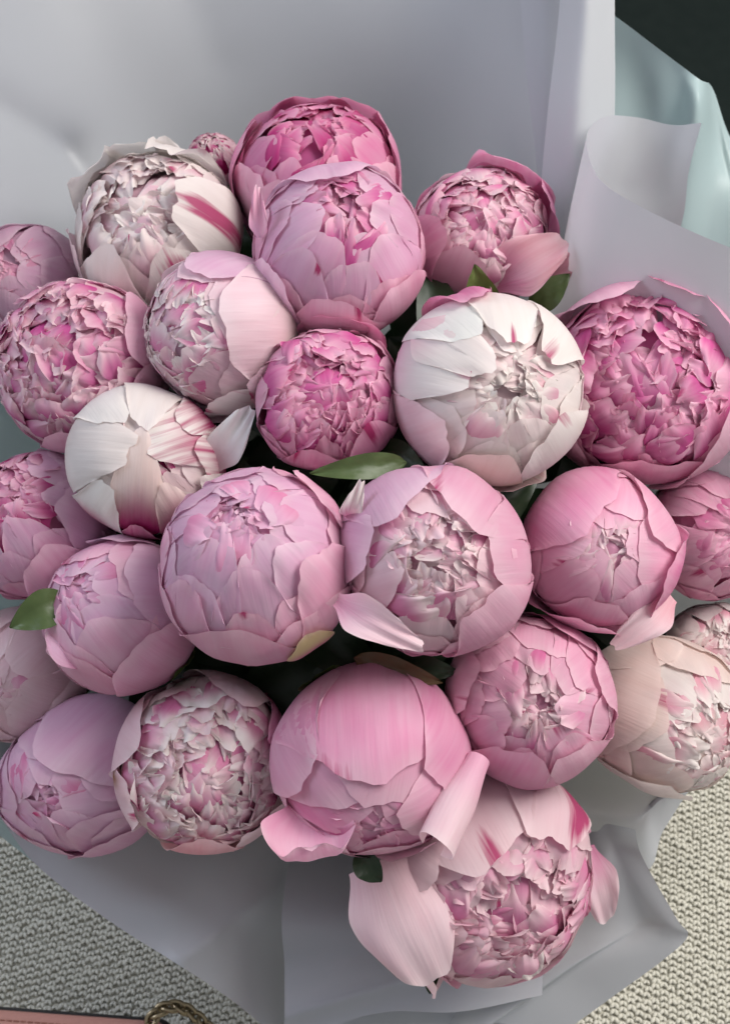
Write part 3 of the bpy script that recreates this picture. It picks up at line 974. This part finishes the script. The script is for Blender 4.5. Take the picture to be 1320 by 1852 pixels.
f = peony((455, 1018), 182, (-0.18, -0.46), -0.012, 'largest lilac pink peony with flat scale petals and a yellowed edge', 14, 'scaled',
          (MID, LILAC, LILAC, LILAC, PALE, PALE), open_=11, stretch=1.08, heart_n=24)
f.petal(-100, 70, 158, 50, 1.015, cb=SALMON, ct=PALE, lift=0.01)
f.petal(-50, 72, 158, 44, 1.02, cb=SALMON, ct=PALE, lift=0.01)
f.petal(-30, 50, 150, 36, 1.01, cb=PALE, ct=PALE, lift=0.01)
f.petal(30, 46, 150, 36, 1.01, cb=PALE, ct=PALE, lift=0.01, flame=0.2)
f.petal(-57, 84, 120, 15, 1.045, cb=ROSE, ct=(0.78, 0.70, 0.38), lift=0.02)

f = peony((783, 1012), 180, (0.02, -0.02), -0.012, 'large round blush peony with crinkled open heart beside the lilac scale peony', 15, 'scaled',
          (ROSE, lerp(WHITE, BLUSH, 0.45), PALE, BLUSH, PALE, PALE), open_=22, heart_n=46, guard_tip=60)
f.petal(55, 24, 150, 50, 1.02, cb=PALE, ct=PALE, lift=0.02, flame=0.1)
f.petal(5, 32, 150, 44, 1.015, cb=MID, ct=PALE, lift=0.01)
f.petal(120, 30, 150, 44, 1.01, cb=LILAC, ct=LILAC, lift=0.02)
f.petal(165, 40, 150, 40, 1.0, cb=LILAC, ct=LILAC, lift=0.01)
f.petal(-45, 34, 150, 38, 1.01, cb=MID, ct=PALE, lift=0.01)
f.loose(610, 1085, 765, 1172, -0.03, -0.055, 36, cup=0.4, cb=PALE, ct=BLUSH, bend=0.01)
f.loose(632, 935, 655, 868, -0.012, -0.03, 20, cup=0.6, cb=ROSE, ct=WHITE, flame=0.3)

f = peony((1082, 992), 146, (0.20, 0.0), -0.005, 'smooth pink cup shaped peony with a folded lower petal by the blush peony', 16, 'smooth',
          (MID, lerp(WHITE, BLUSH, 0.7), MID, PALE, MID, PALE), open_=11)
f.petal(130, 20, 150, 60, 1.01, cb=MID, ct=MID, lift=0.01)
f.petal(30, 32, 150, 44, 1.02, cb=MID, ct=PALE, lift=0.03)
f.petal(-25, 44, 150, 46, 1.03, cb=ROSE, ct=ROSE, lift=0.09)
f.petal(-105, 60, 150, 46, 1.04, cb=MID, ct=MID, lift=0.10)
f.loose(1215, 1080, 1105, 1170, -0.005, -0.015, 34, cup=0.3, cb=SALMON, ct=BLUSH, bend=0.01)

f = peony((1282, 968), 125, (0.50, 0.05), 0.015, 'salmon pink peony tucked under the deep pink ruffled peony', 17, 'scaled',
          (ROSE, PALE, ROSE, PALE, MID, MID), open_=22)

# --- lower band
f = peony((222, 1115), 147, (-0.60, -0.35), 0.0, 'smooth lilac peony with small green leaf beside the largest lilac peony', 18, 'smooth',
          (ROSE, LILAC, LILAC, LILAC, MID, PALE), open_=12)
f.petal(10, 40, 150, 56, 1.015, cb=PALE, ct=LILAC, lift=0.01)
f.petal(-55, 62, 150, 48, 1.03, cb=MID, ct=PALE, lift=0.03)
f.petal(70, 44, 150, 46, 1.02, cb=LILAC, ct=LILAC, lift=0.02)
f.loose(170, 1210, 88, 1120, -0.025, -0.02, 32, cup=0.5, cb=MID, ct=LILAC, bend=0.008)
f.leaf(125, 1080, 18, 1135, -0.02, -0.03, 0.0115, M_LEAF, 0.005)

f = peony((38, 1218), 130, (-0.40, 0.25), 0.012, 'blush bud pressed against the bluish sheet under the green leaf', 19, 'smooth',
          (MID, BLUSH, BLUSH, BLUSH, CREAM, BLUSH), open_=10)
f = peony((150, 1405), 153, (-0.48, 0.26), -0.005, 'smooth lilac bud with a tight swirled eye above the wide grey sheet', 20, 'smooth',
          (ROSE, LILAC, LILAC, LILAC, LILAC, LILAC), open_=10)
f.petal(60, 22, 150, 62, 1.015, cb=LILAC, ct=LILAC, lift=0.01)
f.petal(-55, 54, 150, 52, 1.03, cb=MID, ct=LILAC, lift=0.03)

f = peony((375, 1375), 165, (0.06, 0.22), -0.005, 'cream pink peony with dense wavy ruffles beside the swirled lilac bud', 21, 'ruffled',
          (ROSE, WHITE, ROSE, WHITE, SALMON, BLUSH), open_=50, heart_n=90, flame=0.12)
f.petal(70, 58, 150, 34, 1.02, cb=PALE, ct=BLUSH, lift=0.02)
f.petal(25, 44, 140, 22, 0.99, cb=MAG, ct=MID, lift=0.02, flame=0.6)
f.petal(-45, 46, 150, 38, 1.02, cb=SALMON, ct=BLUSH, lift=0.02)
f.petal(-90, 42, 150, 30, 1.0, cb=ROSE, ct=SALMON, lift=0.02)
f.petal(-160, 54, 150, 28, 1.02, cb=SALMON, ct=BLUSH, lift=0.02, stain=(-0.45, 0.72, 0.20, (0.28, 0.11, 0.02)), n=(26, 26))
f.petal(160, 56, 150, 34, 1.02, cb=PALE, ct=BLUSH, lift=0.02)

f = peony((672, 1372), 184, (0.0, 0.66), -0.014, 'big smooth pink peony with two loose outer petals above the centre sheet', 22, 'smooth',
          (DEEP, PALE, MID, MID, MID, PALE), open_=8)
f.petal(95, 26, 150, 70, 1.015, cb=PALE, ct=MID, lift=0.015, notch=0.05)
f.petal(25, 40, 150, 44, 1.02, cb=PALE, ct=MID, lift=0.01)
f.petal(155, 44, 150, 44, 1.02, cb=MID, ct=PALE, lift=0.01)
f.petal(-60, 44, 140, 46, 1.03, cb=MID, ct=PALE, lift=0.02)
f.loose(560, 1450, 575, 1610, -0.015, -0.055, 84, cup=0.55, cb=MID, ct=PALE, bend=0.0, roll=0.016)
f.loose(872, 1365, 800, 1520, -0.03, -0.06, 35, cup=0.0, cb=PALE, ct=BLUSH, base_w=0.62, taper=0.02, bend=0.004, tube=2.6)
f.leaf(640, 1190, 800, 1235, -0.005, -0.02, 0.008, M_RUST, 0.004, 'sepal')
f.leaf(700, 1200, 830, 1215, 0.01, 0.0, 0.009, M_DARKLEAF, 0.004)
f.leaf(440, 1260, 690, 1170, 0.06, 0.06, 0.026, M_DARKLEAF, 0.004)  # large dark leaf added deep in the gap in place of shade
f.leaf(500, 1290, 560, 1130, 0.07, 0.06, 0.022, M_DARKLEAF, 0.004)  # another added filler leaf, darkening the same gap by colour
f.leaf(645, 1540, 690, 1595, -0.01, -0.01, 0.008, M_DARKLEAF, 0.004)

f = peony((957, 1265), 153, (0.10, 0.06), -0.006, 'pink peony with a small white heart under the cup shaped peony', 23, 'scaled',
          (ROSE, lerp(WHITE, BLUSH, 0.75), MID, PALE, ROSE, PALE), open_=13, flame=0.08)
f.petal(55, 58, 150, 40, 1.03, cb=ROSE, ct=MID, lift=0.02)
f.petal(15, 50, 150, 36, 1.03, cb=ROSE, ct=PALE, lift=0.015)
f.petal(-110, 34, 150, 44, 1.02, cb=ROSE, ct=MID, lift=0.015)
f.petal(-55, 40, 150, 40, 1.03, cb=MID, ct=PALE, lift=0.015)
f.petal(165, 44, 150, 36, 1.02, cb=ROSE, ct=PALE, lift=0.015)

f = peony((1198, 1292), 152, (0.62, 0.28), -0.002, 'cream blush peony with smooth side over the white edged sheet', 24, 'smooth',
          (SALMON, WHITE, CREAM, WHITE, CREAM, CREAM), open_=26, heart_n=30)
f.petal(150, 50, 150, 60, 1.015, cb=CREAM, ct=CREAM, lift=0.01)
f.petal(-120, 46, 150, 46, 1.02, cb=BLUSH, ct=WHITE, lift=0.03)
f = peony((1290, 1178), 98, (0.15, -0.15), 0.02, 'white ruffled peony between the salmon and cream peonies', 25, 'scaled',
          (SALMON, WHITE, BLUSH, WHITE, BLUSH, WHITE), open_=24)

f = peony((892, 1580), 200, (0.32, 0.36), -0.035, 'wide open blush peony with streaked petal spilling over the front sheets', 26, 'ruffled',
          (ROSE, BLUSH, ROSE, BLUSH, MID, PALE), open_=38, heart_n=80, flame=0.10)
f.petal(112, 30, 150, 48, 1.03, cb=PALE, ct=BLUSH, lift=0.03)
f.petal(62, 36, 150, 36, 1.02, cb=PALE, ct=BLUSH, lift=0.03, flame=0.8, flame_at=(-0.5, 0.4), n=(24, 26))
f.petal(150, 52, 150, 36, 1.03, cb=PALE, ct=BLUSH, lift=0.04)
f.petal(-155, 58, 140, 42, 1.06, cb=PALE, ct=BLUSH, lift=0.10)
f.loose(690, 1555, 785, 1780, -0.035, -0.05, 92, cup=-0.35, cb=BLUSH, ct=BLUSH, bend=0.016, base_w=0.7)
f.loose(1060, 1530, 1095, 1670, 0.015, 0.01, 40, cup=0.3, cb=MID, ct=BLUSH)
f.loose(930, 1690, 965, 1768, -0.03, -0.03, 36, cup=0.2, cb=BLUSH, ct=WHITE)
f.leaf(775, 1740, 778, 1798, 0.02, 0.0, 0.007, M_DARKLEAF, 0.003)

# ------------------------------------------------------------------ handbag
bag = bpy.data.objects.new('handbag', None)
col.objects.link(bag)
bag.location = W(100, 1880, 0.94)
bag.location.z = 0.004
bag.rotation_euler = (0, 0, R_(-4))
tag(bag, 'pink leather handbag with black edge and gold chain on the knit', 'handbag')


def rounded_slab(name, x0, x1, y0, y1, z0, z1, rad, mat, bev=0.002):
    pts_ = []
    for cx, cy, a0 in ((x1 - rad, y1 - rad, 0), (x0 + rad, y1 - rad, 90), (x0 + rad, y0 + rad, 180), (x1 - rad, y0 + rad, 270)):
        for k in range(7):
            a = R_(a0 + 15 * k)
            pts_.append((cx + rad * math.cos(a), cy + rad * math.sin(a)))
    pts_ = np.array(pts_)
    cen = pts_.mean(0)
    n = len(pts_)
    lay = []
    for z, ins in ((z0, 0), (z1 - bev, 0), (z1 - bev * 0.3, bev * 0.3), (z1, bev)):
        q = cen + (pts_ - cen) * (1 - ins / 0.06)
        lay.append(np.column_stack([q, np.full(n, z)]))
    verts = [tuple(v) for v in np.concatenate(lay)]
    faces = []
    for l_ in range(3):
        for k in range(n):
            k2 = (k + 1) % n
            faces.append((l_ * n + k, l_ * n + k2, (l_ + 1) * n + k2, (l_ + 1) * n + k))
    faces.append(tuple(range(3 * n, 4 * n)))
    faces.append(tuple(range(n - 1, -1, -1)))
    me = bpy.data.meshes.new(name)
    me.from_pydata(verts, [], faces)
    me.materials.append(mat)
    return link(name, me, bag)


rounded_slab('body', -0.16, 0.075, -0.15, 0.020, 0.0, 0.022, 0.012, M_EDGE)
flap = rounded_slab('flap', -0.16, 0.072, -0.15, 0.0172, 0.0215, 0.026, 0.011, M_LEATHER)
sv, sf = tube([(-0.0016, 0, 0), (-0.001, 0, 0.0006), (0.001, 0, 0.0006), (0.0016, 0, 0)], 0.0005, 5)
thread = make_mesh('thread_stitch', sv, sf, M_THREAD)
for k in range(46):
    o = link('thread_stitch', thread, flap)
    o.location = (-0.148 + k * 0.0046, 0.0105, 0.026)
# chain
cpath = catmull([(0.056, 0.004, 0.030), (0.063, 0.020, 0.034), (0.075, 0.026, 0.031), (0.088, 0.022, 0.022), (0.100, 0.012, 0.010), (0.108, -0.01, 0.006), (0.11, -0.05, 0.006), (0.10, -0.10, 0.006)], 26)
t_ = np.linspace(0, 2 * math.pi, 19)
lco, lf = tube(np.stack([0.0058 * np.cos(t_), 0.0040 * np.sin(t_), 0.0006 * np.sin(2 * t_)], -1), 0.0014, 7)
link_me = make_mesh('chain_link', lco, lf, M_METAL)
chain = link('chain', link_me, bag)
for k in range(26):
    o = chain if k == 0 else link('chain_link', link_me, chain)
    a = Vector(cpath[k])
    dirn = Vector(cpath[min(k + 1, 25)] - cpath[max(k - 1, 0)]).normalized()
    q = dirn.to_track_quat('X', 'Z') @ Quaternion((1, 0, 0), R_(45 if k % 2 else -45))
    Mx = Matrix.Translation(a) @ q.to_matrix().to_4x4()
    if k == 0:
        chain.matrix_local = Mx
        base_inv = Mx.inverted()
    else:
        o.matrix_local = base_inv @ Mx
